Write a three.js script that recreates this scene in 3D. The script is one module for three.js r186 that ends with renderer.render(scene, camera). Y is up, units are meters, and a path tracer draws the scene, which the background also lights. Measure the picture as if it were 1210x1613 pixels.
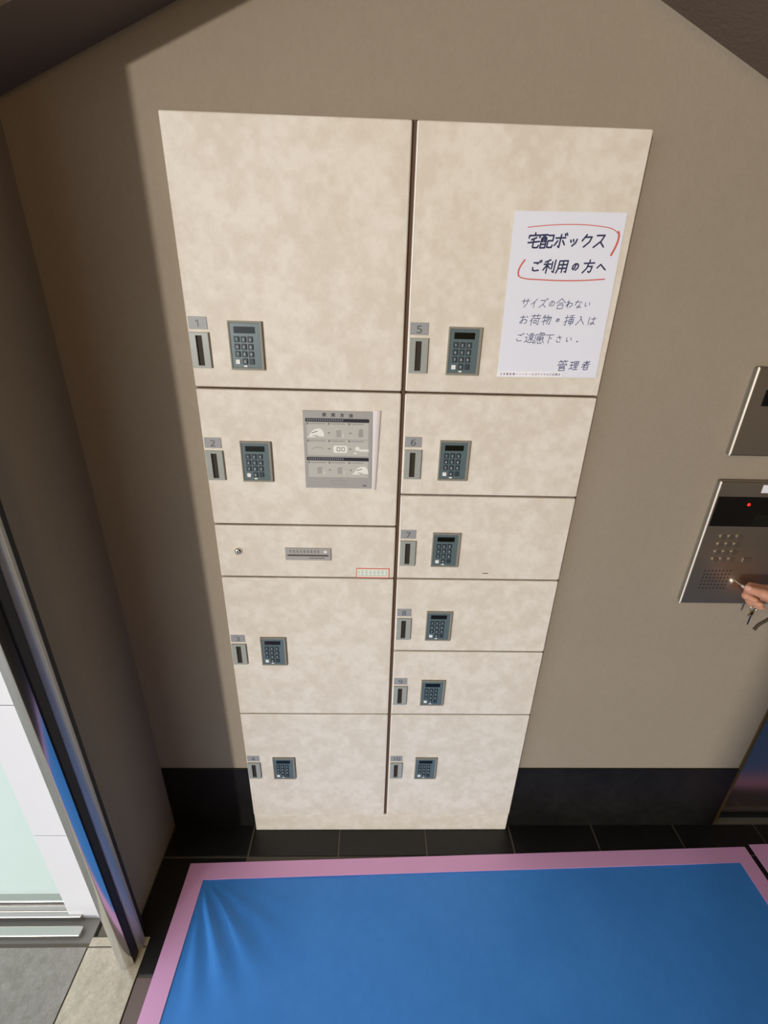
import * as THREE from 'three';
import { RoundedBoxGeometry } from 'three/addons/geometries/RoundedBoxGeometry.js';
import { MarchingCubes } from 'three/addons/objects/MarchingCubes.js';
import { mergeGeometries, mergeVertices, toCreasedNormals } from 'three/addons/utils/BufferGeometryUtils.js';
import { RectAreaLightUniformsLib } from 'three/addons/lights/RectAreaLightUniformsLib.js';

// ---------------------------------------------------------------- camera, sky, sun, exposure
const scene = new THREE.Scene();
const camera = new THREE.PerspectiveCamera(2 * Math.atan(806.5 / 738.19) * 180 / Math.PI, 1210 / 1613, 0.02, 200);
camera.position.set(-0.0651, 1.6605, 1.0119);
camera.rotation.set(-0.425, -0.0304, 0.029, 'YXZ');
scene.background = new THREE.Color().setRGB(0.68, 0.73, 0.80);           // overcast daylight
scene.backgroundIntensity = 2.1;
scene.environment = null;
const SUN = { azimuth: 28, elevation: 3.5, colour: [1, 0.955, 0.88], strength: 1.75, size: 2 };
const sun = new THREE.DirectionalLight(new THREE.Color().setRGB(...SUN.colour), SUN.strength);
{
  const a = SUN.azimuth * Math.PI / 180, e = SUN.elevation * Math.PI / 180;
  sun.target.position.set(0.2, 1.2, 0);
  sun.position.set(-Math.sin(a) * Math.cos(e), Math.sin(e), Math.cos(a) * Math.cos(e)).multiplyScalar(12).add(sun.target.position);
  sun.castShadow = true; sun.shadow.radius = SUN.size / 0.53; sun.shadow.mapSize.set(2048, 2048);
  Object.assign(sun.shadow.camera, { left: -4, right: 4, top: 4, bottom: -4, near: 0.5, far: 30 });
  scene.add(sun, sun.target);
}
RectAreaLightUniformsLib.init();
const renderer = new THREE.WebGLRenderer({ antialias: true });
renderer.toneMapping = THREE.LinearToneMapping;
renderer.toneMappingExposure = 1.04;
renderer.shadowMap.enabled = true;

// ---------------------------------------------------------------- helpers
let seed = 7;
const rnd = () => { seed = (seed * 1664525 + 1013904223) >>> 0; return seed / 4294967296; };
const used = {};
const numbered = (n) => { used[n] = (used[n] ?? -1) + 1; return used[n] ? n + '_' + String(used[n]).padStart(3, '0') : n; };
function mesh(name, geometry, material, parent) {
  const m = new THREE.Mesh(geometry, material);
  m.name = parent ? name : numbered(name);
  m.castShadow = m.receiveShadow = true;
  (parent ?? scene).add(m);
  return m;
}
function thing(name, label, category, at = [0, 0, 0], group) {
  const o = new THREE.Group();
  o.name = numbered(name); o.position.set(...at); scene.add(o);
  o.userData = { label, category };
  if (group) o.userData.group = group;
  return o;
}
function tag(o, label, category, group) { Object.assign(o.userData, { label, category }); if (group) o.userData.group = group; return o; }
function struct(name, geometry, material, label) {
  const m = mesh(name, geometry, material); m.name = name; m.userData.kind = 'structure';
  if (label) m.userData.label = label;
  return m;
}
// uv in metres from the dominant normal
function metric(g, ox = 0, oy = 0) {
  if (g.index) g = g.toNonIndexed();
  const p = g.attributes.position, n = g.attributes.normal, uv = new Float32Array(p.count * 2);
  for (let i = 0; i < p.count; i += 3) {
    const a = [0, 0, 0];
    for (let k = 0; k < 3; k++) { a[0] += Math.abs(n.getX(i + k)); a[1] += Math.abs(n.getY(i + k)); a[2] += Math.abs(n.getZ(i + k)); }
    const ax = a.indexOf(Math.max(...a));
    for (let k = i; k < i + 3; k++) {
      const x = p.getX(k), y = p.getY(k), z = p.getZ(k);
      uv[2 * k] = (ax === 0 ? z : x) + ox; uv[2 * k + 1] = (ax === 1 ? z : y) + oy;
    }
  }
  g.setAttribute('uv', new THREE.BufferAttribute(uv, 2));
  return g;
}
// box between two corners, edges rounded by r
function box(x0, x1, y0, y1, z0, z1, r = 0, seg = 2) {
  const w = x1 - x0, h = y1 - y0, d = z1 - z0;
  let g = r ? new RoundedBoxGeometry(w, h, d, seg, Math.min(r, w / 2.01, h / 2.01, d / 2.01)) : new THREE.BoxGeometry(w, h, d);
  g = metric(g);
  g.translate((x0 + x1) / 2, (y0 + y1) / 2, (z0 + z1) / 2);
  const u = g.attributes.uv, n = g.attributes.normal, p = g.attributes.position;
  for (let i = 0; i < u.count; i++) {           // shift uv to world places, so that patterns differ from box to box
    u.setXY(i, u.getX(i) + (x0 + x1) / 2, u.getY(i) + (y0 + y1) / 2 + (z0 + z1) / 2);
  }
  return g;
}
const join = (...gs) => mergeGeometries(gs.map((g) => { g = g.index ? g.toNonIndexed() : g; for (const k of Object.keys(g.attributes)) if (!['position', 'normal', 'uv'].includes(k)) g.deleteAttribute(k); return g; }));
function prism(points, depth, bevel = 0) {      // outline in x,y pushed along +z from 0
  const s = new THREE.Shape(points.map(([x, y]) => new THREE.Vector2(x, y)));
  return metric(new THREE.ExtrudeGeometry(s, { depth, bevelEnabled: bevel > 0, bevelSize: bevel, bevelThickness: bevel, bevelSegments: 2, bevelOffset: -bevel }));
}
function canvasTexture(w, h, draw) {
  const c = document.createElement('canvas'); c.width = w; c.height = h;
  draw(c.getContext('2d'), w, h);
  const t = new THREE.CanvasTexture(c); t.colorSpace = THREE.SRGBColorSpace; t.magFilter = THREE.LinearFilter;
  return t;
}
// tileable value noise
function noiseField(n, cells, s) {
  const g = new Float32Array(cells * cells); let q = s >>> 0;
  for (let i = 0; i < g.length; i++) { q = (q * 1664525 + 1013904223) >>> 0; g[i] = q / 4294967296; }
  const out = new Float32Array(n * n), sm = (t) => t * t * (3 - 2 * t);
  for (let y = 0; y < n; y++) for (let x = 0; x < n; x++) {
    const fx = x / n * cells, fy = y / n * cells, ix = Math.floor(fx), iy = Math.floor(fy), tx = sm(fx - ix), ty = sm(fy - iy);
    const at = (a, b) => g[(b % cells) * cells + (a % cells)];
    out[y * n + x] = (at(ix, iy) * (1 - tx) + at(ix + 1, iy) * tx) * (1 - ty) + (at(ix, iy + 1) * (1 - tx) + at(ix + 1, iy + 1) * tx) * ty;
  }
  return out;
}
function layered(n, list) {                      // [[cells, weight, seed], ...]
  const out = new Float32Array(n * n);
  for (const [c, w, s] of list) { const f = noiseField(n, c, s); for (let i = 0; i < out.length; i++) out[i] += (f[i] - 0.5) * w; }
  return out;
}
function dataMap(n, metres, fill, srgb = true) {
  const d = new Uint8Array(n * n * 4);
  for (let i = 0; i < n * n; i++) { const c = fill(i); d.set([...c.map((v) => Math.max(0, Math.min(255, Math.round(v)))), 255], i * 4); }
  const t = new THREE.DataTexture(d, n, n); t.wrapS = t.wrapT = THREE.RepeatWrapping; t.magFilter = THREE.LinearFilter; t.minFilter = THREE.LinearMipmapLinearFilter; t.generateMipmaps = true;
  if (srgb) t.colorSpace = THREE.SRGBColorSpace;
  t.repeat.set(1 / metres, 1 / metres); t.needsUpdate = true;
  return t;
}
const std = (o) => new THREE.MeshPhysicalMaterial(o);
const hex = (c) => new THREE.Color(c);

// ---------------------------------------------------------------- materials
const mottle = layered(512, [[9, 0.6, 11], [17, 1.0, 23], [34, 1.0, 31], [70, 0.6, 47], [150, 0.35, 53]]);
const laminateMap = dataMap(512, 0.55, (i) => { const v = Math.max(-1, Math.min(1, mottle[i] * 1.7)), f = mottle[(i * 7 + 91) % mottle.length] * 2; return [224 + 6 * v + f, 215 + 7 * v + f, 201 + 8.5 * v + f]; });
const wallN = layered(512, [[6, 0.7, 3], [40, 0.5, 5], [128, 0.8, 9], [256, 1, 13]]);
const wallMap = dataMap(512, 0.9, (i) => { const v = wallN[i]; return [150 + 3 * v, 138 + 3 * v, 121 + 3 * v]; });
const wallBump = dataMap(512, 0.9, (i) => { const v = 128 + 70 * wallN[(i * 1) % wallN.length]; return [v, v, v]; }, false);
const stoneN = layered(512, [[8, 0.8, 61], [30, 0.7, 67], [90, 0.7, 71], [256, 0.8, 73]]);
const paleStoneMap = dataMap(512, 0.7, (i) => { const v = stoneN[i]; return [196 + 22 * v, 184 + 22 * v, 160 + 22 * v]; });
const greyTileMap = dataMap(512, 0.7, (i) => { const v = stoneN[(i + 4111) % stoneN.length]; return [152 + 18 * v, 147 + 18 * v, 138 + 18 * v]; });
const blackStoneMap = dataMap(512, 0.7, (i) => { const v = stoneN[(i + 911) % stoneN.length]; return [26 + 8 * v, 25 + 8 * v, 23 + 8 * v]; });
const M = {
  laminate: std({ map: laminateMap, roughness: 0.5 }),
  bevelHighlight: std({ color: hex('#f4efe6'), roughness: 0.4 }),
  carcass: std({ color: hex('#6a4e34'), roughness: 0.8 }),
  wall: std({ map: wallMap, bumpMap: wallBump, bumpScale: 0.0006, roughness: 0.9 }),
  ceiling: std({ color: hex('#7d6c5c'), bumpMap: wallBump, bumpScale: 0.001, roughness: 0.95 }),
  blackStone: std({ map: blackStoneMap, roughness: 0.42, specularIntensity: 0.35 }),
  blackTile: std({ map: blackStoneMap, roughness: 0.45 }),
  grout: std({ color: hex('#6b655a'), roughness: 0.95 }),
  paleStone: std({ map: paleStoneMap, roughness: 0.12, clearcoat: 1, clearcoatRoughness: 0.05 }),
  tauTile: std({ color: hex('#7d6c66'), roughness: 0.5 }),
  greyTile: std({ map: greyTileMap, roughness: 0.45 }),
  whiteTile: std({ color: hex('#dcdce0'), roughness: 0.35 }),
  frosted: std({ color: hex('#dfeeea'), roughness: 0.6, transmission: 0.35, thickness: 0 }),
  steel: std({ color: hex('#b9b7b2'), metalness: 1, roughness: 0.2 }),
  chrome: std({ color: hex('#dcdedd'), metalness: 1, roughness: 0.14 }),
  satin: std({ color: hex('#c9cbca'), metalness: 0.8, roughness: 0.48 }),
  edgeGlint: std({ color: hex('#fbfaf6'), roughness: 0.2, clearcoat: 1, clearcoatRoughness: 0.1 }),
  button: std({ color: hex('#a2978a'), metalness: 1, roughness: 0.5 }),
  darkSteel: std({ color: hex('#b5a49e'), metalness: 0.9, roughness: 0.2 }),
  brushed: std({ color: hex('#c8bcad'), metalness: 1, roughness: 0.42 }),
  bronze: std({ color: hex('#7a6030'), metalness: 0.7, roughness: 0.45 }),
  rubber: std({ color: hex('#15161a'), roughness: 0.6 }),
  alu: std({ color: hex('#c6c4be'), metalness: 1, roughness: 0.3 }),
  mat: null,
  tape: std({ color: hex('#f0b4e0'), roughness: 0.55 }),
  padRim: std({ color: hex('#8b877b'), roughness: 0.5 }),
  padFace: std({ color: hex('#5b6c70'), roughness: 0.34, clearcoat: 0.5, clearcoatRoughness: 0.18 }),
  padGlass: std({ color: hex('#14150f'), roughness: 0.15 }),
  whiteKey: std({ color: hex('#e8e8e4'), roughness: 0.5 }),
  slotMetal: std({ color: hex('#a0a39c'), metalness: 0, roughness: 0.35, clearcoat: 0.3 }),
  slotDark: std({ color: hex('#2b2213'), roughness: 0.7 }),
  plasticGrey: std({ color: hex('#a7a4a0'), roughness: 0.45 }),
  film: std({ color: hex('#ffffff'), transmission: 1, roughness: 0.08, thickness: 0, ior: 1.18 }),
  filmGlare: std({ color: hex('#f3ecec'), roughness: 0.25, transmission: 0.3, thickness: 0 }),
  red: std({ color: hex('#ff2a20'), emissive: hex('#ff2018'), emissiveIntensity: 1.6, roughness: 0.4 }),
  black: std({ color: hex('#0d0b0c'), roughness: 0.12 }),
  brass: std({ color: hex('#d9b25a'), metalness: 1, roughness: 0.25 }),
  nickel: std({ color: hex('#e6e3da'), metalness: 1, roughness: 0.2 }),
  skin: std({ color: hex('#c08a6e'), roughness: 0.55, sheen: 0.2, sheenColor: hex('#e9b9a0') }),
  nail: std({ color: hex('#d8a595'), roughness: 0.35 }),
  cloth: std({ color: hex('#34363c'), roughness: 0.95 }),
  strap: std({ color: hex('#3a2c1c'), roughness: 0.7 }),
  ground: std({ color: hex('#8b8780'), roughness: 0.9 }),
  paper: std({ color: hex('#e6e3ea'), roughness: 0.7 }),
  fillLampGlass: std({ color: hex('#fff2dc'), emissive: hex('#ffd9a0'), emissiveIntensity: 3, roughness: 0.5 }),
};

// ---------------------------------------------------------------- the room
const WZ = -0.025, XL = -0.72, XR = 1.16, CEIL = 2.5;
const LX0 = -0.4385, LX1 = 0.4185, LTOP = 1.947;    // the locker block
struct('wall_back', join(
  box(XL - 0.1, LX0 - 0.004, 0, CEIL, WZ - 0.12, WZ), box(LX1 + 0.004, XR, 0, CEIL, WZ - 0.12, WZ),
  box(LX0 - 0.004, LX1 + 0.004, LTOP + 0.004, CEIL, WZ - 0.12, WZ), box(XR, 2.7, 2.2, CEIL, WZ - 0.12, WZ)), M.wall);
struct('wall_left', join(box(XL - 0.1, XL, 0, CEIL, WZ, 0.231), box(XL - 0.006, XL, 0, CEIL, 0.231, 0.285), box(XL - 0.1, XL, 0, CEIL, 3.6, 3.8)), M.wall);
struct('wall_right', box(2.6, 2.7, 0, CEIL, WZ, 3.8), M.wall);
struct('wall_front', box(XL, 2.6, 0, CEIL, 3.7, 3.8), M.wall);
struct('ceiling', box(XL - 0.1, 2.7, CEIL, CEIL + 0.1, WZ - 0.12, 3.8), M.ceiling);
{ // slanting wedges added to form the two dark upper corners
  const l = prism([[XL, 1.958], [-0.13, 2.2], [-0.13, CEIL], [XL, CEIL]], 0.155); l.translate(0, 0, WZ);
  struct('added_wedge_left', l, M.ceiling);
  const r = prism([[0.2, 2.205], [0.67, 2.0], [XR, 2.0], [XR, CEIL], [0.2, CEIL]], 0.18); r.translate(0, 0, WZ);
  struct('added_wedge_right', r, M.ceiling);
}
struct('baseboard_left', box(XL + 0.001, LX0 - 0.002, 0, 0.283, WZ, WZ + 0.005, 0.002), M.blackStone, 'black polished stone skirting slab left of the lockers');
struct('baseboard_right', box(LX1 + 0.002, XR, 0, 0.286, WZ, WZ + 0.005, 0.002), M.blackStone, 'black polished stone skirting slab right of the lockers');

// floor: slab with grout, tiles proud of it
const floor = struct('floor', box(XL - 0.1, 2.7, -0.15, -0.003, WZ - 0.12, 3.8), M.grout);
const P = 0.2925, J = 0.0055;
for (let i = -1; i < 11; i++) for (let k = 0; k < 14; k++) {
  const x0 = Math.max(-0.447 + P * i, XL) + J / 2, x1 = Math.min(-0.447 + P * (i + 1), 2.6) - J / 2;
  const z0 = (k === 0 ? WZ + 0.002 : 0.08 + P * (k - 1)) + J / 2, z1 = Math.min(0.08 + P * k, 3.7) - J / 2;
  if (k > 0 && k < 4 && i > -1 && i < 5) continue;     // lies wholly under the blue sheet
  if (i === -1 && k > 1) continue;
  mesh('tile', box(x0, x1, -0.012, 0, z0, z1, 0.0015, 1), M.blackTile, floor);
}
mesh('tile', box(-0.668, -0.447 - J / 2, -0.012, 0, 0.3725 + J / 2, 3.59, 0.0015, 1), M.tauTile, floor).userData.label = 'taupe floor tile beside the pale stone threshold';

// stone threshold of the left opening
const sill = struct('trim_1', box(XL - 0.11, -0.67, -0.02, 0.0015, 0.2875, 3.6), M.grout, 'pale polished stone threshold along the left opening');
mesh('stone', box(XL - 0.11, -0.67, -0.018, 0.003, 0.2885, 0.309, 0.002), M.paleStone, sill);
for (let k = 0; k < 3; k++) mesh('stone', box(XL - 0.11, -0.67, -0.018, 0.003, 0.312 + k * 1.08, 0.312 + (k + 1) * 1.08 - 0.003, 0.002), M.paleStone, sill);

// polished steel jamb closing the end of the left wall
const jamb = thing('door_frame', 'polished stainless steel door jamb at the end of the dark left wall', 'door frame', [XL, 0, 0.285]);
{
  const prof = [[0.004, 0.001], [0.028, 0.001], [0.028, 0.0365], [0.03, 0.06], [0.034, 0.0635], [0.0235, 0.074], [0.019, 0.076], [0.004, 0.076]];
  const g = prism(prof.map(([x, z]) => [x, -z]), 2.44, 0); g.rotateX(-Math.PI / 2); g.translate(0, 0.003, 0);
  mesh('jamb_casing', toCreasedNormals(g, 0.5), M.chrome, jamb);
  const half = [];
  for (let k = 0; k <= 14; k++) { const a = -Math.PI / 2 + Math.PI * k / 14; half.push([0.0282 + 0.0135 * Math.cos(a), 0.0185 + 0.0165 * Math.sin(a)]); }
  const hb = prism(half.map(([x, z]) => [x, -z]), 2.44, 0); hb.rotateX(-Math.PI / 2); hb.translate(0, 0.003, 0);
  mesh('jamb_bead', toCreasedNormals(hb, 0.5), M.satin, jamb);
  mesh('jamb_dark_strip', box(0.0005, 0.0265, 0.003, 2.44, -0.02, 0.0005, 0.004), M.rubber, jamb);  // dark strip between the bead and the wall
  mesh('jamb_dark_reflection', box(0.0275, 0.034, 0.003, 2.44, 0.0372, 0.0585, 0.002), M.rubber, jamb);  // black strip standing in for the dark reflection on the flat face
}

// outside: ground, pale facade with its window, all beyond the opening
struct('ground_outside', box(-14, XL - 0.112, -0.15, -0.004, -3, 16), M.ground);
const yard = struct('floor_outside', box(-3.4, XL - 0.112, -0.004, -0.003, 0.3, 3.3), M.grout);
for (let i = 0; i < 6; i++) for (let k = 0; k < 5; k++)
  mesh('tile', box(-0.834 - 0.4 * (i + 1) + J, -0.834 - 0.4 * i, -0.003, 0.001, 0.31 + 0.6 * k, 0.31 + 0.6 * (k + 1) - J, 0.001, 1), M.greyTile, yard);
const fac = struct('wall_outside', join(box(-0.918, XL - 0.101, 0, CEIL, 0.10, 0.231), box(-3.4, -0.918, 2.1, CEIL, 0.10, 0.231)), M.grout, 'pale tiled facade outside the left opening');
for (let k = 0; k < 6; k++) mesh('tile', box(-0.918, XL - 0.007, Math.max(0.002, 0.384 + 0.453 * (k - 1)), Math.min(CEIL, 0.384 + 0.453 * k - 0.003), 0.2315, 0.243, 0.001, 1), M.whiteTile, fac);
{
  const w = struct('window_1', join(box(-3.4, -0.92, 0.022, 0.07, 0.19, 0.235, 0.004), box(-3.4, -0.92, 2.05, 2.1, 0.19, 0.235, 0.004), box(-2.35, -2.3, 0.07, 2.05, 0.19, 0.235, 0.004)), M.steel, 'tall frosted glass window outside the left opening');
  mesh('pane', box(-2.3, -0.922, 0.07, 2.05, 0.205, 0.215), M.frosted, w);
  mesh('pane', box(-3.4, -2.35, 0.07, 2.05, 0.205, 0.215), M.frosted, w);
  mesh('rail', box(-3.4, -0.88, 0.001, 0.022, 0.232, 0.25, 0.003), M.alu, w);
  mesh('rail', box(-3.4, -0.862, 0.001, 0.018, 0.268, 0.292, 0.003), M.alu, w);
}
// right: polished dark door in the plane of the back wall
{
  const d = struct('door_1', box(XR + 0.013, 2.58, 0.012, 2.19, WZ - 0.09, WZ - 0.03, 0.003), M.darkSteel, 'dark mirror-polished door at the right end of the wall');
  mesh('door_frame', box(XR + 0.0005, XR + 0.0125, 0.004, 2.195, WZ - 0.1, WZ + 0.003, 0.002), M.bronze, d).userData.label = 'dull bronze edge strip';
  mesh('door_track', box(XR + 0.013, 2.58, 0.0005, 0.01, WZ - 0.1, WZ - 0.02), M.rubber, d);
}
// unseen globe lamp added behind the camera as warm fill
{
  const l = thing('fill_lamp', 'unseen warm globe lamp added under the hall ceiling as fill', 'lamp', [0.1, CEIL, 2.3]);
  const rim = new THREE.LatheGeometry([[0.001, 0], [0.06, 0], [0.06, -0.012], [0.025, -0.03], [0.025, -0.06], [0.001, -0.06]].map((q) => new THREE.Vector2(...q)), 36); mesh('mount', rim, M.steel, l);
  const gl = new THREE.SphereGeometry(0.11, 32, 24); gl.translate(0, -0.165, 0); mesh('globe', gl, M.fillLampGlass, l);
  const a = new THREE.PointLight(new THREE.Color().setRGB(1, 0.66, 0.33), 1.6, 0, 2);
  a.position.set(0.1, CEIL - 0.165, 2.3); a.castShadow = true; a.shadow.radius = 5; scene.add(a);
}

// ---------------------------------------------------------------- the parcel lockers
const numberAtlas = canvasTexture(1024, 256, (c, w, h) => {
  c.fillStyle = '#9a9a9c'; c.fillRect(0, 0, w, h);
  c.fillStyle = '#3a3a40'; c.font = '104px sans-serif'; c.textAlign = 'center'; c.textBaseline = 'middle';
  for (let n = 1; n <= 10; n++) c.fillText(String(n), ((n - 1) % 5 + 0.5) * w / 5, (n > 5 ? 1.5 : 0.5) * h / 2 + 6);
});
const keyAtlas = canvasTexture(192, 256, (c, w, h) => {
  c.fillStyle = '#2f3b42'; c.fillRect(0, 0, w, h);
  c.fillStyle = '#b9c0c2'; c.font = 'bold 40px sans-serif'; c.textAlign = 'center'; c.textBaseline = 'middle';
  ['1', '2', '3', '4', '5', '6', '7', '8', '9', '', '0', ''].forEach((s, i) => c.fillText(s, (i % 3 + 0.5) * 64, (Math.floor(i / 3) + 0.5) * 64 + 2));
});
const numberMat = std({ map: numberAtlas, roughness: 0.45 }), keyMat = std({ map: keyAtlas, roughness: 0.5 });
function uvRect(g, u0, u1, v0, v1) {              // print on the front (+z) face of a flat piece, plain elsewhere
  g.computeBoundingBox(); const b = g.boundingBox, p = g.attributes.position, uv = new Float32Array(p.count * 2);
  for (let i = 0; i < p.count; i++) {
    uv[2 * i] = u0 + (u1 - u0) * (p.getX(i) - b.min.x) / (b.max.x - b.min.x); uv[2 * i + 1] = v0 + (v1 - v0) * (p.getY(i) - b.min.y) / (b.max.y - b.min.y);
  }
  g.setAttribute('uv', new THREE.BufferAttribute(uv, 2)); return g;
}
const frameWithHole = (w, h, hx0, hx1, hy0, hy1, d) => {
  const s = new THREE.Shape([[0, 0], [w, 0], [w, h], [0, h]].map((q) => new THREE.Vector2(...q)));
  s.holes.push(new THREE.Path([[hx0, hy0], [hx0, hy1], [hx1, hy1], [hx1, hy0]].map((q) => new THREE.Vector2(...q))));
  return metric(new THREE.ExtrudeGeometry(s, { depth: d, bevelEnabled: true, bevelSize: 0.0008, bevelThickness: 0.0008, bevelSegments: 1, bevelOffset: -0.0008 }));
};
const SW = 0.038, SH = 0.069, KW = 0.068, KH = 0.094;
const G = {
  slotFrame: frameWithHole(SW, SH, 0.0125, 0.0245, 0.005, 0.0625, 0.0045),
  slotRecess: box(0.0115, 0.0255, 0.004, 0.0635, 0.0002, 0.0012),
  rim: frameWithHole(KW, KH, 0.0035, KW - 0.0055, 0.0045, KH - 0.004, 0.005),
  face: box(0.0032, KW - 0.0052, 0.0042, KH - 0.0037, 0.0005, 0.0042, 0.0008),
  display: box(0.0115, 0.0535, 0.071, 0.0835, 0.004, 0.0049, 0.0004),
  white: box(0.0105, 0.0195, 0.0115, 0.0205, 0.004, 0.0066, 0.001),
  label: box(0.026, 0.0325, 0.006, 0.009, 0.004, 0.0047),
};
{
  const ks = [];
  for (let r = 0; r < 4; r++) for (let c = 0; c < 3; c++) {
    if (r === 3 && c === 0) continue;
    const x = 0.0105 + c * 0.0135, y = 0.054 - r * 0.0142;
    ks.push(uvRect(box(x, x + 0.0105, y, y + 0.0112, 0.004, 0.0064, 0.001, 1), (c + 0.02) / 3, (c + 0.98) / 3, 1 - (r + 0.98) / 4, 1 - (r + 0.02) / 4));
  }
  G.keys = join(...ks);
}
function lockerDoor(cab, x0, x1, y0, y1, n, keyBottom) {
  const g = 0.0022, d = mesh('door', box(x0, x1, y0 + g, y1 - g, -0.02, 0, 0.0035, 3), M.laminate, cab);
  if (x0 > 0) mesh('bevel_highlight', box(x0 - 0.0006, x0 + 0.0034, y0 + g + 0.001, y1 - g - 0.001, -0.019, 0.0006, 0.0016, 2), M.bevelHighlight, d);  // daylight highlight on the left bevel, painted as a pale strip
  if (!n) return d;
  const sx = x0 + 0.0035, kx = x0 + 0.0815, ky = keyBottom;
  const put = (name, geo, m, x, y) => { const o = mesh(name, geo, m, d); o.position.set(x, y, 0); return o; };
  const pw = 0.037, ph = 0.0235, col = (n - 1) % 5, row = n > 5 ? 1 : 0;
  put('number_plate', uvRect(box(0, pw, 0, ph, 0, 0.0012, 0.0004), (col + 0.1) / 5, (col + 0.9) / 5, 1 - (row + 1) / 2, 1 - row / 2), numberMat, sx, ky + 0.0765);
  put('slot_frame', G.slotFrame, M.slotMetal, sx, ky + 0.002);
  put('slot_recess', G.slotRecess, M.slotDark, sx, ky + 0.002);
  put('keypad_rim', G.rim, M.padRim, kx, ky);
  put('keypad', G.face, M.padFace, kx, ky);
  put('display', G.display, M.padGlass, kx, ky);
  put('keys', G.keys, keyMat, kx, ky);
  put('white_key', G.white, M.whiteKey, kx, ky);
  put('maker_label', G.label, M.whiteKey, kx, ky);
  return d;
}
const PL = 0.0851, SEAM0 = -0.0045, SEAM1 = 0.0045;
function carcass(cab, x0, x1) { mesh('carcass', box(x0, x1, PL + 0.001, LTOP - 0.001, -0.42, -0.021), M.carcass, cab); }
const cabL = thing('parcel_locker', 'left column of cream marbled parcel lockers, numbered 1 to 4, with the mail slot panel', 'locker', [0, 0, 0], 'parcel locker columns');
carcass(cabL, LX0, SEAM0 - 0.001);
lockerDoor(cabL, LX0, SEAM0, 1.482, LTOP, 1, 1.521);
lockerDoor(cabL, LX0, SEAM0, 1.163, 1.482, 2, 1.275);
const mailDoor = lockerDoor(cabL, LX0, SEAM0, 1.0165, 1.163, 0);
mailDoor.userData.label = 'shallow mail slot panel with round lock';
lockerDoor(cabL, LX0, SEAM0, 0.5465, 1.0165, 3, 0.735);
lockerDoor(cabL, LX0, SEAM0, PL, 0.5465, 4, 0.271);
const cabR = thing('parcel_locker', 'right column of cream marbled parcel lockers, numbered 5 to 10, with the handwritten notice', 'locker', [0, 0, 0], 'parcel locker columns');
carcass(cabR, SEAM1 + 0.001, LX1);
mesh('seam_strip', box(SEAM0 + 0.0005, SEAM1 - 0.0005, PL + 0.002, LTOP - 0.001, -0.2, -0.008), std({ color: hex('#5a4230'), roughness: 0.8 }), cabR);
[[5, 1.482, LTOP, 1.521], [6, 1.2466, 1.482, 1.286], [7, 1.0165, 1.2466, 1.056], [8, 0.784, 1.0165, 0.825], [9, 0.5465, 0.784, 0.588], [10, PL, 0.5465, 0.272]]
  .forEach(([n, a, b, k]) => lockerDoor(cabR, SEAM1, LX1, a, b, n, k));
{ // small fixed marks
  const m = mesh('scuff', box(0.219, 0.234, 1.0355, 1.0375, 0, 0.0003), M.strap, cabR.children.filter((o) => o.name === 'door')[2]);
  m.userData.label = 'small brown scratch';
}
{ // mail slot panel fittings
  const plate = frameWithHole(0.112, 0.034, 0.006, 0.106, 0.012, 0.0155, 0.0025);
  mesh('mail_slot_plate', plate, M.plasticGrey, mailDoor).position.set(-0.274, 1.069, 0);
  mesh('mail_slot', box(-0.269, -0.167, 1.0805, 1.085, 0.0002, 0.0012), M.slotDark, mailDoor);
  const print = canvasTexture(512, 128, (c, w, h) => {
    c.fillStyle = '#a7a4a0'; c.fillRect(0, 0, w, h); c.fillStyle = '#44423f';
    let x = 20; for (let i = 0; i < 9; i++) { const k = 34; for (let j = 0; j < 4; j++) c.fillRect(x + (j % 2) * 14, 14 + j * 11, 18, 5); c.fillRect(x + 13, 10, 5, 48); x += k + 10; }
    c.fillStyle = '#e8e6e2'; c.beginPath(); c.arc(478, 38, 20, 0, 7); c.fill();
    c.fillStyle = '#55524f'; for (let i = 0; i < 12; i++) c.fillRect(270 + i * 17, 98, 12, 14);
  });
  mesh('mail_slot_print', uvRect(box(-0.267, -0.169, 1.0865, 1.1005, 0.0026, 0.0037), 0, 1, 0.4, 1), std({ map: print, roughness: 0.5 }), mailDoor);
  mesh('mail_slot_print', uvRect(box(-0.267, -0.169, 1.0715, 1.0795, 0.0026, 0.0037), 0, 1, 0, 0.32), std({ map: print, roughness: 0.5 }), mailDoor);
  const lk = new THREE.LatheGeometry([[0, 0.007], [0.0055, 0.007], [0.0075, 0.006], [0.0095, 0.002], [0.0095, 0]].map((q) => new THREE.Vector2(...q)), 28); lk.rotateX(Math.PI / 2);
  const l = mesh('lock', lk, M.nickel, mailDoor); l.position.set(-0.388, 1.0915, 0);
  const kh = mesh('keyhole', box(-0.3888, -0.3872, 1.0875, 1.0955, 0.0068, 0.0074), M.rubber, mailDoor);
}
const plinth = tag(mesh('locker_plinth', box(LX0, LX1, 0.0015, PL - 0.003, -0.42, -0.004, 0.003), M.laminate), 'low cream plinth strip under both locker columns, standing on the black tiles', 'plinth');

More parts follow.
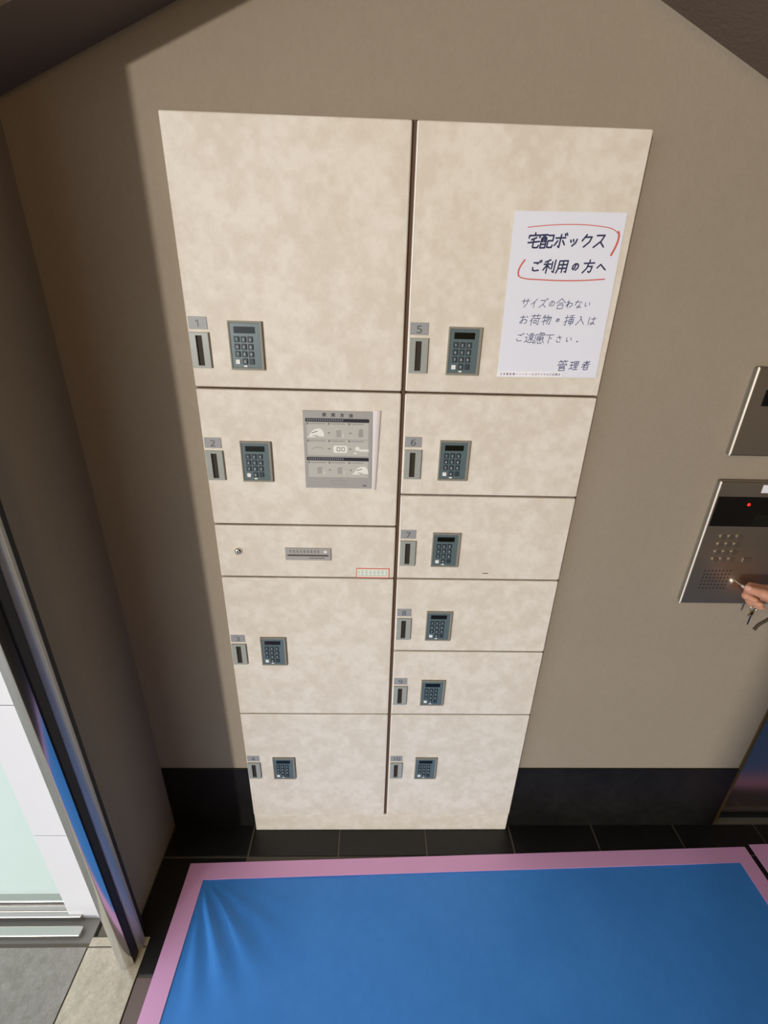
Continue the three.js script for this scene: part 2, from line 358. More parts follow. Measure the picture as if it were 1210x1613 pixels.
// red-edged sticker under the mail slot
{
  const tx = canvasTexture(512, 160, (c, w, h) => {
    c.fillStyle = '#d8675c'; c.fillRect(0, 0, w, h); c.fillStyle = '#e9dccb'; c.fillRect(12, 12, w - 24, h - 24);
    c.fillStyle = '#c9d3c2'; c.fillRect(34, 34, w - 68, h - 68);
    c.fillStyle = '#f2f4ea'; for (let i = 0; i < 7; i++) { c.fillRect(44 + i * 62, 44, 44, 10); c.fillRect(60 + i * 62, 50, 12, 60); c.fillRect(44 + i * 62, 92, 44, 12); }
  });
  tag(mesh('sticker', uvRect(box(-0.1, -0.0165, 1.0192, 1.0475, 0.0003, 0.0009), 0, 1, 0, 1), std({ map: tx, roughness: 0.5 })), 'small white sticker with red border at the corner of the mail slot panel', 'sticker');
}
// ---------------------------------------------------------------- handwriting
const INK = {
  宅: '5 0 5.2 1.2|1 3 1 1.5 9 1.5 8.6 3|6.5 3 3 4.2|1 6 9 5.5|4.8 3.8 4.8 8.8 5.5 9.3 8.5 9.3 9 8',
  配: '0 1 4.6 1|.5 3 .5 9.5 4.2 9.5 4.2 3 .5 3|1.7 1 1.7 5.5|3 1 3 5.5|.6 7.2 4.2 7.2|5.5 1.5 9.2 1.5 9.2 5 5.6 5|5.6 5 5.6 9 6.2 9.4 9.2 9.4 9.5 8',
  ボ: '1 3 8.5 3|4.8 .8 4.8 9.5 3.8 8.8|2.8 5 1 8|6.8 5 8.8 7.8|7.6 .5 8.2 1.6|8.8 0 9.5 1.2',
  ッ: '2 4.5 2.8 6.2|4.6 4 5.2 5.8|8.2 4 7.5 7 4.5 9.5',
  ク: '4 .8 1.2 5|3.2 2.5 8.5 2.5 7.5 6 3.5 9.5',
  ス: '1.8 1.5 7.8 1.5 6 5.5 1 9.5|5.6 6 9 9.5',
  ご: '2 2 6.8 2 5.5 3|1.8 6.2 2 8.5 4 9.2 8 8.8|7.6 .5 8.3 1.8|9 0 9.7 1.2',
  利: '5 .5 1 2|.5 3.5 5.8 3.5|3.2 1.5 3.2 9.8|3 4 .5 7.5|3.5 4.5 5.5 6.5|7 2 7 7|9.2 .8 9.2 9.5 8 8.8',
  用: '1.8 1 1.6 7 .6 9.8|1.8 1 8.8 1 8.8 9.6 7.6 9|1.8 3.8 8.8 3.8|1.8 6.5 8.8 6.5|5.2 1 5.2 9.5',
  の: '5.3 2 4.6 6 2.8 8.6 1.4 7.2 1.6 4.4 3.8 2.2 6.6 2 8.6 4 8.4 7 5.6 9.2',
  方: '5 0 5 2|.5 2.4 9.5 2.4|4.4 2.6 3.6 6.5 .8 9.8|4 5 8.2 5 7.6 9 6.2 9.6 5.4 8.8',
  へ: '.6 6 3.4 3 9.4 8',
  サ: '.8 3.2 9.2 3.2|3 1 3 6|7 .8 7 5.6 4.2 9.6',
  イ: '7.6 .8 4.8 4.2 1.4 6.4|5.2 4 5.2 9.8',
  ズ: '1.5 2 7.2 2 5.4 5.8 1 9.5|5 6.2 8.4 9.4|8 .4 8.6 1.6|9.2 0 9.8 1.2',
  合: '5 .2 .5 4.6|5 .2 9.6 4.4|3 4.5 7 4.5|2.2 6.2 2.2 9.8 7.8 9.8 7.8 6.2 2.2 6.2',
  わ: '3 .8 3 9.6|.8 2.8 4 2.8 .8 7.8 5.5 4 8.4 4.6 8.8 7 5.6 9.4',
  な: '.8 2.8 5.4 2.6|3.4 .8 1 6.4|6.8 2.2 8.8 3.6|6.6 4.2 6.6 8.4 4.6 9.6 3.6 8.2 5.4 7.4 9 9.2',
  い: '1.6 2.4 1.8 6.4 3 8.2 4 6.8|7.4 2.6 8.8 6.4',
  お: '.8 2.8 6 2.6|3.4 .8 3.4 8.6 1.4 8.8 1.2 7.2 5.6 4.8 8.6 6 8.2 8.6 6 9.2|7.4 1.8 9 3.2',
  荷: '.6 1.6 9.4 1.6|3.2 .2 3.2 2.8|6.8 .2 6.8 2.8|2.6 3 .6 6.2|1.8 5 1.8 9.8|3.4 4 9.6 4|4 5.6 4 8 6.4 8 6.4 5.6 4 5.6|8.4 4 8.4 9.6 7.2 9',
  物: '2 1 .8 3.6|1.4 2.6 4.4 2.6|2.8 .4 2.8 9.8|.4 6.6 4.6 5.4|6 .6 4.6 4|5.6 2.6 9.4 2.6 8.6 9.4 7.4 8.8|7 2.8 4.8 6.8|8.2 2.8 5.6 8.8',
  挿: '.4 2.8 3.8 2.4|2.2 .4 2.2 9.4 1 8.8|.4 6.6 3.8 5.4|8.6 .6 5 1.4|4.4 2.8 9.6 2.8|5 4.4 5 8 9 8 9 4.4 5 4.4|5 6.2 9 6.2|7 1.2 7 9.8',
  入: '3.4 1 5 1.2 4.6 4.4 .6 9.6|4.8 3 9.6 9.4',
  は: '1.6 1.2 1.2 5 1.8 9.4|4 3.2 9.2 3|6.8 1 6.8 8.2 5 9.4 3.8 8.2 5.4 7.2 9.2 9',
  遠: '1.2 .8 2.4 2|.4 4.2 2.2 4.2 2.2 7.6 .4 9.2|2.2 7.8 4.4 9.4 9.8 9.4|4.2 1.4 9 1.4|6.6 .2 6.6 2.8|3.6 2.8 9.6 2.8|4.8 4 4.8 5.4 8.4 5.4 8.4 4 4.8 4|6.6 5.4 4 8|6.8 5.6 6.8 8.4|7 6 9.4 8.2',
  慮: '5 0 5 1.6|5 .8 8.4 .8|1.4 1.8 1.2 6 .4 9.6|1.4 1.8 9.2 1.8 8.8 2.8|3 3.2 8 2.8|3 4.2 8.4 4.2 8.4 6.4 3 6.4 3 4.2|3 5.3 8.4 5.3|5.7 4.2 5.7 6.4|2.4 7.6 1.8 9.4|4 7.4 4.4 9.4 7.4 9.4 7.6 8.4|5.6 7 6.2 8.2|8.4 7.2 9.6 9',
  下: '.6 1.4 9.4 1.4|4.8 1.4 4.8 9.6|5 3.6 7.6 5.4',
  さ: '1.4 3 8 2.6|4.2 .6 7 6|2 6.4 2.4 8.6 4.6 9.4 7.4 9',
  '。': '2 8 3 7.2 4 8 3 9 2 8',
  管: '2.4 .2 .8 2|2 1 4.6 1|3 1 3.4 2.2|6.4 .2 5.2 2|6 1 9.4 1|7.4 1 7.8 2.2|5 2.6 5 3.8|.8 5 .8 3.8 9.2 3.8 9 5|2.6 5 2.6 9.8 8 9.8 8 7.6 2.6 7.6|2.6 5.2 7.4 5.2 7.4 6.6 2.6 6.6',
  理: '.4 1.4 4 1.4|.6 4.6 3.8 4.6|2.2 1.4 2.2 8.2|.2 8.6 4.2 7.8|5 1 5 5.4 9.2 5.4 9.2 1 5 1|5 3.2 9.2 3.2|7.1 1 7.1 9.2|5 7.2 9.2 7.2|4.4 9.4 9.8 9.4',
  者: '5 0 5 3.8|2 1.6 8 1.6|.6 3.8 9.4 3.8|8.2 .6 .8 7.2|3.4 5.4 3.4 9.8 8 9.8 8 5.4 3.4 5.4|3.4 7.6 8 7.6',
  使: '3 .4 .6 5|2 3 2 9.8|3.6 2 9.8 2|4.6 3.6 4.6 6 8.8 6 8.8 3.6 4.6 3.6|6.8 .6 6.6 6 4 9.6|4.4 6.6 9.6 9.6',
  法: '1 1 2.6 2.4|.4 4 2 5.2|.6 9.4 3 6.2|4 2.4 9.2 2.4|6.6 .4 6.6 5|3.6 5 9.8 5|6 5 4.4 9 9 8.6|7.8 6.8 9.6 9.6',
  ト: '3.6 .6 3.6 9.6|3.8 4 8 6', ー: '1 5 9 5', ル: '3 1.4 3 6 .8 9.4|6 1 6 9 9.4 6', ロ: '1.6 2 1.6 9 8.4 9 8.4 2 1.6 2', ワ: '1.4 4.6 1.4 2 8.6 2 7.6 6.4 4 9.6', ヤ: '.8 4.4 9 3 7 6|3.4 1.4 5.2 9.6', 三: '1.6 1.6 8.4 1.6|2 5 8 5|.8 8.8 9.2 8.8',
};
function write(c, text, x0, y0, x1, y1, size, colour, lw, lean = 0.12) {   // glyph centres spread from (x0, y0) to (x1, y1)
  c.strokeStyle = colour; c.lineCap = 'round'; c.lineJoin = 'round';
  const n = text.length;
  [...text].forEach((ch, i) => {
    const t = n > 1 ? i / (n - 1) : 0, cx = x0 + (x1 - x0) * t, cy = y0 + (y1 - y0) * t, s = (Array.isArray(size) ? size[i % size.length] : size) / 10;
    for (const stroke of (INK[ch] ?? '').split('|')) {
      const q = stroke.trim().split(/\s+/).map(Number);
      for (let pass = 0; pass < 2; pass++) {
        c.lineWidth = lw * (pass ? 0.72 : 1); c.beginPath();
        for (let k = 0; k + 1 < q.length; k += 2) {
          const gx = q[k] - 5, gy = q[k + 1] - 5, px = cx + (gx - gy * lean) * s, py = cy + (gy - gx * 0.05) * s;
          k ? c.lineTo(px, py) : c.moveTo(px, py);
        }
        c.stroke();
      }
    }
  });
}
// ---------------------------------------------------------------- handwritten notice
{
  const K = 6;                                     // pixels per millimetre
  const tx = canvasTexture(210 * K, 297 * K, (c, w, h) => {
    c.fillStyle = '#e6e8f3'; c.fillRect(0, 0, w, h);
    c.save(); c.scale(K, K);
    const navy = '#262a52', thin = '#3d4570', red = '#d0695e';
    write(c, '宅配ボックス', 42.5, 48, 168, 45.5, [26, 25, 24, 19, 23, 24], navy, 2.9);
    write(c, 'ご利用の方へ', 53, 90, 180, 89, [19, 24, 23, 15, 22, 19], navy, 2.7);
    write(c, 'サイズの合わない', 41, 154.5, 165, 155.5, [18, 17, 17, 13, 19, 15, 16, 13], thin, 1.25);
    write(c, 'お荷物の挿入は', 42, 185, 180, 185.5, [18, 21, 20, 8, 21, 18, 17], thin, 1.3);
    write(c, 'ご遠慮下さい。', 38, 219, 160, 222, [16, 20, 23, 19, 14, 14, 11], thin, 1.25);
    write(c, '管理者', 135, 273, 184, 272, [21, 19, 18], thin, 1.5);
    c.strokeStyle = red; c.lineCap = 'round';
    c.lineWidth = 1.5; c.beginPath(); c.moveTo(28, 26); c.bezierCurveTo(60, 22, 120, 16, 178, 24); c.quadraticCurveTo(197, 27, 202, 37); c.stroke();
    c.lineWidth = 4; c.beginPath(); c.moveTo(200, 31); c.quadraticCurveTo(207, 42, 194, 69); c.stroke();
    c.lineWidth = 3.2; c.beginPath(); c.moveTo(29.5, 80); c.quadraticCurveTo(16, 97, 21, 107); c.stroke();
    c.lineWidth = 2.2; c.beginPath(); c.moveTo(21, 107); c.quadraticCurveTo(26, 113, 60, 113); c.bezierCurveTo(110, 115.5, 150, 114, 190, 110.5); c.stroke();
    c.restore();
  });
  const t = thing('paper_notice', 'white handwritten notice with red brackets, taped to the right upper locker door', 'notice', [0.1945, 1.5195, 0.0004]);
  t.rotation.z = 0.013;
  const sheet = (x0, x1, y0, y1, z, bow) => {       // gently buckled sheet with a thickness
    const a = new THREE.PlaneGeometry(x1 - x0, y1 - y0, 24, 24); a.translate((x0 + x1) / 2, (y0 + y1) / 2, z);
    const p = a.attributes.position;
    for (let i = 0; i < p.count; i++) p.setZ(i, z + bow * (0.5 + 0.5 * Math.sin(p.getX(i) * 31 + 1)) * (0.5 + 0.5 * Math.sin(p.getY(i) * 17)));
    a.computeVertexNormals();
    const b = a.clone(); b.translate(0, 0, -0.00035); b.index.array.reverse(); b.computeVertexNormals();
    return join(a, b);
  };
  mesh('sheet', sheet(0, 0.21, 0, 0.297, 0.0009, 0.0008), std({ map: tx, roughness: 0.65, side: THREE.DoubleSide }), t);
  mesh('clear_sleeve', box(-0.012, 0.211, -0.006, 0.303, 0.0001, 0.0004), M.film, t);
  const lx = canvasTexture(1024, 80, (c, w, h) => {
    c.fillStyle = '#f6f4fb'; c.fillRect(0, 0, w, h);
    write(c, '三方用合荷ーーートール', 60, 40, 560, 40, 34, '#57506c', 5, 0);
    write(c, 'ロワイヤル三合荷方', 610, 40, 980, 40, 36, '#57506c', 5, 0);
  });
  mesh('printed_label', uvRect(box(0, 0.137, 0.0005, 0.0115, 0.0015, 0.0022), 0, 1, 0, 1), std({ map: lx, roughness: 0.5 }), t);
}
// ---------------------------------------------------------------- instruction board on door 2
{
  const tx = canvasTexture(768, 906, (c, w, h) => {
    c.fillStyle = '#a5a3a0'; c.fillRect(0, 0, w, h);
    write(c, '使用方法', 235, 42, 530, 48, 40, '#4b4a4e', 8, 0);
    const bar = (y) => {
      c.fillStyle = '#1d1b26'; c.beginPath(); c.roundRect(26, y, 706, 40, 10); c.fill();
      c.fillStyle = '#a9a7ae'; for (let i = 0; i < 17; i++) { const x = 44 + i * 24; c.fillRect(x, y + 12, 16, 4); c.fillRect(x + 6, y + 10, 4, 20); c.fillRect(x, y + 24, 14, 4); }
    };
    const panel = (y, hh) => { c.fillStyle = '#bdbbb4'; c.fillRect(40, y, 684, hh); };
    const caption = (y) => { [[36, 11], [270, 10], [495, 9]].forEach(([x, n]) => { c.fillStyle = '#6a6866'; c.beginPath(); c.arc(x + 14, y + 10, 11, 0, 7); c.fill(); for (let i = 0; i < n; i++) c.fillRect(x + 36 + i * 16, y + 4 + (i % 2) * 3, 11, 9); }); };
    const arrow = (x, y) => { c.fillStyle = '#6a6866'; c.fillRect(x - 12, y - 4, 16, 8); c.beginPath(); c.moveTo(x, y - 11); c.lineTo(x + 16, y); c.lineTo(x, y + 11); c.fill(); };
    const hand = (x, y) => { c.fillStyle = '#e9e8e2'; c.beginPath(); c.moveTo(x - 82, y + 38); c.quadraticCurveTo(x - 50, y - 50, x + 40, y - 48); c.quadraticCurveTo(x + 84, y - 30, x + 84, y + 44); c.lineTo(x + 20, y + 40); c.quadraticCurveTo(x, y + 10, x - 60, y + 40); c.fill(); c.fillRect(x - 104, y + 40, 90, 12); c.strokeStyle = '#77756f'; c.lineWidth = 9; c.beginPath(); c.moveTo(x - 50, y + 4); c.lineTo(x + 8, y - 16); c.stroke(); };
    const door = (x, y) => { c.fillStyle = '#a3a29c'; c.fillRect(x - 34, y - 40, 52, 86); c.fillStyle = '#d2d0c8'; c.fillRect(x - 44, y - 46, 52, 8); c.beginPath(); c.moveTo(x + 30, y + 50); c.lineTo(x + 40, y - 10); c.lineTo(x + 52, y + 50); c.fill(); };
    const person = (x, y) => { c.fillStyle = '#9b9a96'; c.beginPath(); c.arc(x, y - 22, 24, 0, 7); c.fill(); c.fillRect(x - 26, y - 4, 52, 52); };
    bar(84); panel(128, 190); caption(134); hand(146, 246); arrow(282, 246); door(400, 246); arrow(520, 246); person(640, 240);
    panel(326, 184); caption(330);
    c.strokeStyle = '#99978f'; c.lineWidth = 8; c.beginPath(); c.moveTo(90, 440); c.quadraticCurveTo(150, 390, 220, 430); c.stroke();
    arrow(282, 430); c.fillStyle = '#eceae4'; c.beginPath(); c.roundRect(330, 392, 156, 84, 20); c.fill(); c.strokeStyle = '#8e8c86'; c.lineWidth = 9; c.strokeRect(372, 412, 32, 42); c.strokeRect(424, 412, 32, 42);
    arrow(520, 430); c.fillStyle = '#e6e4de'; c.beginPath(); c.arc(600, 424, 26, 0, 7); c.fill(); c.fillRect(620, 430, 110, 26); c.fillRect(560, 470, 34, 16);
    bar(530); panel(574, 196); caption(584); door(176, 682); arrow(286, 682); door(408, 682); arrow(526, 682); hand(644, 682);
    c.strokeStyle = '#96938f'; c.lineWidth = 6; c.strokeRect(300, 812, 172, 44); c.fillStyle = '#5d4f5c'; c.fillRect(668, 862, 40, 16);
  });
  const t = thing('instruction_sign', 'grey printed instruction board under clear film on locker door 2', 'sign', [-0.216, 1.262, 0.0004]);
  mesh('board', uvRect(box(0, 0.151, 0, 0.178, 0.0004, 0.0022, 0.0006), 0, 1, 0, 1), std({ map: tx, roughness: 0.4 }), t);
  mesh('clear_film', box(-0.007, 0.153, -0.003, 0.182, 0.0026, 0.0029), M.film, t);
  // lifted right edge of the film, its glare put into the whitish colour
  const n = 24, pos = [], idx = [];
  for (let i = 0; i <= n; i++) {
    const y = -0.003 + 0.184 * i / n, w = 0.0085 + 0.0075 * (i / n), lift = 0.003 + 0.004 * (i / n);
    pos.push(0.1515, y, 0.0027, 0.1515 + w * 0.55, y, 0.0027 + lift * 0.7, 0.1515 + w, y, 0.001 + lift * 0.6);
    if (i < n) for (const k of [0, 1]) { const a = i * 3 + k; idx.push(a, a + 1, a + 4, a, a + 4, a + 3); }
  }
  const g = new THREE.BufferGeometry(); g.setAttribute('position', new THREE.Float32BufferAttribute(pos, 3)); g.setIndex(idx); g.computeVertexNormals();
  mesh('film_glare', g, Object.assign(M.filmGlare, { side: THREE.DoubleSide }), t).userData.label = 'lifted edge of the clear film, its glare painted whitish';
}
// ---------------------------------------------------------------- intercom panels
{
  const t = thing('intercom_panel', 'brushed steel intercom panel with black screen, push buttons and speaker holes', 'intercom', [0.756, 0.948, WZ]);
  const W = 0.262, H = 0.346, D = 0.02;
  mesh('back_box', box(0.004, W - 0.004, 0.004, H - 0.004, 0, D - 0.011, 0.001), M.padRim, t);
  const face = mesh('face_plate', box(0, W, 0, H, D - 0.011, D, 0.005, 3), M.brushed, t);
  mesh('edge_glint', box(-0.0008, 0.0018, 0.001, H - 0.001, D - 0.0022, D + 0.0006, 0.0012, 3), M.edgeGlint, t);  // bright highlight of the left bevel, painted as a white strip
  mesh('screen', box(0.006, 0.205, 0.229, 0.307, D, D + 0.0018, 0.0008), M.black, t);
  mesh('camera_window', box(0.11, 0.2, 0.232, 0.262, D + 0.0016, D + 0.0026, 0.0008), M.padGlass, t);
  const led = new THREE.SphereGeometry(0.0038, 14, 10); led.scale(1, 1, 0.6); led.translate(0.085, 0.288, D + 0.002); mesh('indicator_light', led, M.red, t).userData.label = 'glowing red dot';
  mesh('sticker', box(0.105, 0.15, 0.318, 0.338, D, D + 0.0006), M.paper, t);
  for (let r = 0; r < 4; r++) for (let c = 0; c < 3; c++) {
    const b = new THREE.CylinderGeometry(0.0068, 0.0074, 0.003, 22); b.rotateX(Math.PI / 2); b.scale(1.15, 0.9, 1); b.translate(0.052 + c * 0.021, 0.2 - r * 0.0215, D + 0.0015); mesh('button', b, M.button, t);
  }
  mesh('button', box(0.122, 0.146, 0.1295, 0.1415, D, D + 0.003, 0.004, 3), M.button, t).userData.label = 'wide oval push button';
  for (let r = 0; r < 6; r++) for (let c = 0; c < 8; c++) {
    const h = new THREE.CylinderGeometry(0.0022, 0.0022, 0.0008, 10); h.rotateX(Math.PI / 2); h.translate(0.038 + c * 0.0094, 0.05 + r * 0.0105, D + 0.0001); mesh('speaker_hole', h, M.slotDark, t);
  }
  const cyl = new THREE.CylinderGeometry(0.011, 0.012, 0.005, 30); cyl.rotateX(Math.PI / 2); cyl.translate(0.127, 0.068, D + 0.0025); mesh('key_cylinder', cyl, M.nickel, t);
}
{
  const t = thing('wall_panel', 'plain dark brushed steel panel on the wall above the intercom', 'panel', [0.753, 1.355, WZ]);
  mesh('back_box', box(0.004, 0.296, 0.004, 0.194, 0, 0.009, 0.001), M.padRim, t);
  mesh('face_plate', box(0, 0.3, 0, 0.198, 0.009, 0.02, 0.005, 3), M.brushed, t);
  mesh('edge_glint', box(-0.0008, 0.0018, 0.001, 0.197, 0.0178, 0.0206, 0.0012, 3), M.edgeGlint, t);  // white strip painting the bevel highlight here too
  mesh('dark_window', box(0.032, 0.2, 0.115, 0.15, 0.02, 0.0215, 0.0006), M.black, t);
}
// ---------------------------------------------------------------- blue sheet and pink tape
{
  const X0 = -0.597, X1 = 1.199, Z1 = 1.18, zf = (x) => 0.127 - (x + 0.62) * 0.0241;   // front edge under the middle of the tape
  const nx = 220, nz = 200, pos = [], idx = [];
  const wr = (x, z) => {                           // folds fanning from the left front corner
    const dx = x + 0.60, dz = z - 0.1, r = Math.hypot(dx, dz), a = Math.atan2(dx, dz);
    const fan = Math.exp(-Math.pow((r - 0.19) / 0.13, 2)) * (0.5 + 0.5 * Math.sin(a * 26 + 0.6)) * Math.exp(-Math.pow((a - 0.55) / 0.42, 2));
    const ss = (v) => { v = Math.max(0, Math.min(1, v)); return v * v * (3 - 2 * v); }, free = ss((x + 0.572) / 0.05) * ss((z - 0.148) / 0.05);
    return 0.009 * fan * free + 0.0008 * Math.sin(x * 9 + z * 4) * Math.sin(z * 7 - x * 3) + 0.0008;
  };
  for (let j = 0; j <= nz; j++) for (let i = 0; i <= nx; i++) {
    const x = X0 + (X1 - X0) * Math.pow(i / nx, 1.25), z = zf(x) + (Z1 - zf(x)) * Math.pow(j / nz, 1.7);
    pos.push(x, 0.003 + Math.max(0, wr(x, z)), z);
    if (i < nx && j < nz) { const a = j * (nx + 1) + i; idx.push(a, a + nx + 1, a + 1, a + 1, a + nx + 1, a + nx + 2); }
  }
  const top = new THREE.BufferGeometry(); top.setAttribute('position', new THREE.Float32BufferAttribute(pos, 3)); top.setIndex(idx); top.computeVertexNormals();
  const low = prism([[X0, -zf(X0)], [X1, -zf(X1)], [X1, -Z1], [X0, -Z1]], 0.003); low.rotateX(-Math.PI / 2); low.deleteAttribute('uv');
  const bn = layered(256, [[8, 0.8, 81], [40, 0.5, 83], [120, 0.4, 87]]);
  M.mat = std({ map: dataMap(256, 0.8, (i) => [66 + 6 * bn[i], 146 + 7 * bn[i], 232 + 7 * bn[i]]), roughness: 0.5 });
  const g = mergeGeometries([top.toNonIndexed(), low]);
  const p = g.attributes.position, uv = new Float32Array(p.count * 2); for (let i = 0; i < p.count; i++) { uv[2 * i] = p.getX(i); uv[2 * i + 1] = p.getZ(i); }
  g.setAttribute('uv', new THREE.BufferAttribute(uv, 2));
  tag(mesh('floor_sheet', g, M.mat), 'large blue protective floor sheet lying in front of the lockers, pink tape round its edges', 'floor sheet');
  const strip = (a, b, c, d, y) => strip2([a, b, c, d], y);
  const strip2 = (pts, y) => { const s = prism(pts.map(([x, z]) => [x, -z]), 0.0012); s.rotateX(-Math.PI / 2); s.translate(0, y, 0); return s; };
  const zo = (x) => zf(x) - 0.025, zi = (x) => zf(x) + 0.0225;
  const edge = 0.0055;
  tag(mesh('masking_tape', strip([-0.622, zo(-0.622)], [1.218, zo(1.218)], [1.218, zi(1.218)], [-0.622, zi(-0.622)], edge)), 'pink tape strip along the edge of the blue sheet nearest the lockers', 'tape').material = M.tape;
  tag(mesh('masking_tape', strip([-0.622, zi(-0.622)], [-0.567, zi(-0.567)], [-0.579, 1.205], [-0.634, 1.205], edge + 0.0002)), 'pink tape strip along the left edge of the blue sheet, beside the stone threshold', 'tape').material = M.tape;
  tag(mesh('masking_tape', strip([1.168, zi(1.168)], [1.218, zi(1.218)], [1.222, 1.205], [1.172, 1.205], edge + 0.0002)), 'pink tape strip along the right edge of the blue sheet, towards the dark door', 'tape').material = M.tape;
  tag(mesh('masking_tape', strip([-0.634, 1.155], [1.22, 1.155], [1.22, 1.205], [-0.634, 1.205], edge + 0.0004)), 'pink tape strip along the edge of the blue sheet farthest from the lockers', 'tape').material = M.tape;
  const s2 = box(1.262, 2.55, 0.0005, 0.004, 0.075, 1.18, 0.001);
  tag(mesh('floor_sheet', s2, M.mat), 'second blue floor sheet at the right edge, past the dark gap', 'floor sheet');
  tag(mesh('masking_tape', strip2([[1.238, 0.05], [2.56, 0.02], [2.56, 0.07], [1.288, 0.1], [1.288, 1.18], [1.238, 1.18]], 0.0045)), 'pink tape corner of the second sheet, right of the dark gap', 'tape').material = M.tape;
}
// ---------------------------------------------------------------- hand with keys
{
  const V = (x, y, z) => new THREE.Vector3(x, y, z);
  const t = thing('person', 'bare hand of a person in a dark sleeve turning a key in the intercom panel', 'person', [0.9, 1.0, 0.06]);
  const base = V(0.9, 1.0, 0.06);
  const d = V(-0.8, 0.03, -0.6).normalize(), u = V(-0.62, 0.7, 0.42); u.addScaledVector(d, -u.dot(d)).normalize(); const n = new THREE.Vector3().crossVectors(u, d).normalize();
  const B = V(0.879, 1.025, 0.046);
  const at = (o, a, b, c) => o.clone().addScaledVector(d, a).addScaledVector(n, b).addScaledVector(u, c);
  const bones = [];
  const bone = (a, b, ra, rb, k) => bones.push([a, b, ra * 1.1, rb * 1.1, k]);
  const iP = at(B, -0.004, -0.016, -0.013), iD = at(B, 0.0, 0.011, -0.013), iT = at(iD, -0.019, 0.003, -0.003), iM = at(iP, -0.044, -0.004, 0.004);
  const W = at(iM, -0.088, 0.006, -0.03);
  bone(iM, iP, 0.0105, 0.0095, 0.004); bone(iP, iD, 0.0092, 0.0085, 0.003); bone(iD, iT, 0.0083, 0.0072, 0.003);
  const palmTips = [iM];
  [[0.021, 0.046, 0.027, 1.02], [0.041, 0.042, 0.026, 0.96], [0.058, 0.034, 0.021, 0.82]].forEach(([dn, l1, l2, s]) => {
    const m = at(iM, -0.003 - dn * 0.16, -0.001, -dn), p = at(m, l1 * 0.93, 0.006, -0.003), q = at(p, -0.001, l2, -0.002), e = at(q, -0.021 * s, 0.003, 0.001);
    bone(m, p, 0.0108 * s, 0.0095 * s, 0.004); bone(p, q, 0.0094 * s, 0.0085 * s, 0.003); bone(q, e, 0.0083 * s, 0.0072 * s, 0.003);
    palmTips.push(m);
  });
  for (const m of palmTips) bone(at(W, 0.006, 0, 0).lerp(m, 0.12), m, 0.017, 0.0125, 0.012);
  const tT = at(B, 0.003, 0.002, 0.0135), tI = at(tT, -0.029, 0.003, 0.009), tM = at(tI, -0.034, 0.003, -0.006), tC = at(W, 0.018, 0.012, 0.014);
  bone(tI, tT, 0.0108, 0.0092, 0.003); bone(tM, tI, 0.0132, 0.0108, 0.005); bone(tC, tM, 0.019, 0.0138, 0.012);
  const E = at(W, -0.1, -0.004, -0.012); bone(W, E, 0.0225, 0.027, 0.014);
  const seg = (p, a, b, ra, rb) => { const ab = b.clone().sub(a), h = Math.max(0, Math.min(1, p.clone().sub(a).dot(ab) / ab.lengthSq())); return p.distanceTo(a.clone().addScaledVector(ab, h)) - (ra + (rb - ra) * h); };
  const smin = (a, b, k) => { const h = Math.max(k - Math.abs(a - b), 0) / k; return Math.min(a, b) - h * h * k * 0.25; };
  const N = 96, S = 0.27, centre = W.clone().lerp(B, 0.42);
  const mc = new MarchingCubes(N, M.skin, false, false, 200000); mc.isolation = 0;
  const pt = V();
  for (let k = 0; k < N; k++) for (let j = 0; j < N; j++) for (let i = 0; i < N; i++) {
    pt.set(centre.x + (i - N / 2) / (N / 2) * S / 2, centre.y + (j - N / 2) / (N / 2) * S / 2, centre.z + (k - N / 2) / (N / 2) * S / 2);
    let v = 1; for (const [a, b, ra, rb, kk] of bones) v = smin(v, seg(pt, a, b, ra, rb), kk);
    mc.field[i + j * N + k * N * N] = -v;
  }
  mc.update();
  const cnt = mc.count, ps = new Float32Array(cnt * 3);
  for (let i = 0; i < cnt; i++) { ps[3 * i] = mc.positionArray[3 * i] * S / 2 + centre.x - base.x; ps[3 * i + 1] = mc.positionArray[3 * i + 1] * S / 2 + centre.y - base.y; ps[3 * i + 2] = mc.positionArray[3 * i + 2] * S / 2 + centre.z - base.z; }
  let g = new THREE.BufferGeometry(); g.setAttribute('position', new THREE.BufferAttribute(ps, 3)); g = mergeVertices(g, 1e-5); g.computeVertexNormals();
  mesh('hand', g, M.skin, t);
  const nail = new THREE.SphereGeometry(1, 16, 10); nail.scale(0.0062, 0.0018, 0.0078);
  const nm = mesh('nail', nail, M.nail, t); { const dir = tT.clone().sub(tI).normalize(), up = u.clone().addScaledVector(dir, -u.dot(dir)).normalize(); nm.quaternion.setFromRotationMatrix(new THREE.Matrix4().makeBasis(new THREE.Vector3().crossVectors(up, dir), up, dir)); nm.position.copy(tT).addScaledVector(up, 0.0096).sub(base); }
  // sleeve: open cuff over the forearm, on to the elbow
  const c0 = W.clone().lerp(E, 0.55), axis = E.clone().sub(W).normalize(), prof = [];
  for (const [r, y] of [[0.031, 0.004], [0.034, 0], [0.036, 0.006], [0.038, 0.06], [0.043, 0.16], [0.05, 0.26], [0.048, 0.285], [0.02, 0.3], [0.001, 0.302]]) prof.push(new THREE.Vector2(r, y));
  const sl = new THREE.LatheGeometry(prof, 36); const sp = sl.attributes.position;
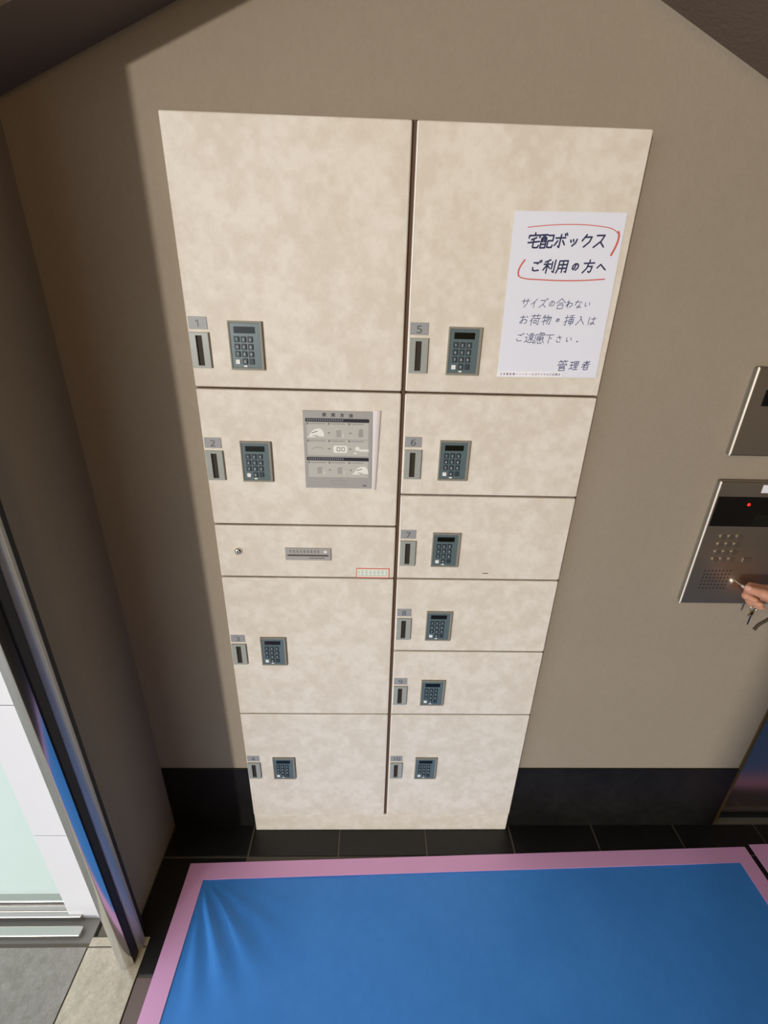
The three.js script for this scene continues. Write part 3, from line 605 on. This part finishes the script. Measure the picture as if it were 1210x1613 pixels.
  for (let i = 0; i < sp.count; i++) { const y = sp.getY(i), a = Math.atan2(sp.getZ(i), sp.getX(i)), f = 1 + 0.035 * Math.sin(y * 130 + a * 2) * Math.min(1, y * 20); sp.setX(i, sp.getX(i) * f); sp.setZ(i, sp.getZ(i) * f); }
  sl.computeVertexNormals(); sl.applyQuaternion(new THREE.Quaternion().setFromUnitVectors(V(0, 1, 0), axis)); sl.translate(c0.x - base.x, c0.y - base.y, c0.z - base.z);
  mesh('sleeve', sl, Object.assign(M.cloth, { side: THREE.DoubleSide }), t);

  // the key in the lock, flat between thumb and finger
  const k = thing('key', 'brass key held in the lock of the intercom panel', 'key', [B.x, B.y, B.z]);
  const bow = new THREE.CylinderGeometry(0.011, 0.011, 0.0024, 28); mesh('bow', bow, M.brass, k);
  mesh('blade', box(-0.0036, 0.0036, -0.0011, 0.0011, -0.045, -0.009, 0.0006), M.nickel, k);
  const col = new THREE.CylinderGeometry(0.0055, 0.0065, 0.007, 20); col.rotateX(Math.PI / 2); col.translate(0, 0, -0.0145); mesh('shoulder', col, M.nickel, k);
  // ring and what hangs from it
  const r = new THREE.TorusGeometry(0.009, 0.0009, 8, 30);
  const ring = thing('key_ring', 'thin steel key ring hanging below the hand at the intercom', 'key ring', [0.915, 0.968, 0.042]);
  mesh('ring', r, M.nickel, ring);
  const k2 = thing('key', 'small pale brass key dangling under the hand', 'key', [0.915, 0.96, 0.042]);
  mesh('bow', box(-0.005, 0.005, -0.012, 0, -0.001, 0.001, 0.001), M.brass, k2);
  mesh('blade', box(-0.0026, 0.0026, -0.042, -0.012, -0.0009, 0.0009, 0.0006), M.nickel, k2);
  const st = new THREE.TubeGeometry(new THREE.CatmullRomCurve3([V(0.962, 0.978, 0.05), V(0.972, 0.955, 0.048), V(0.962, 0.935, 0.044), V(0.948, 0.915, 0.04), V(0.942, 0.9, 0.04)]), 24, 0.0042, 8);
  tag(mesh('key_strap', st, M.strap), 'dark brown cord strap hanging from the hand at the right edge', 'strap');
}
renderer.render(scene, camera);
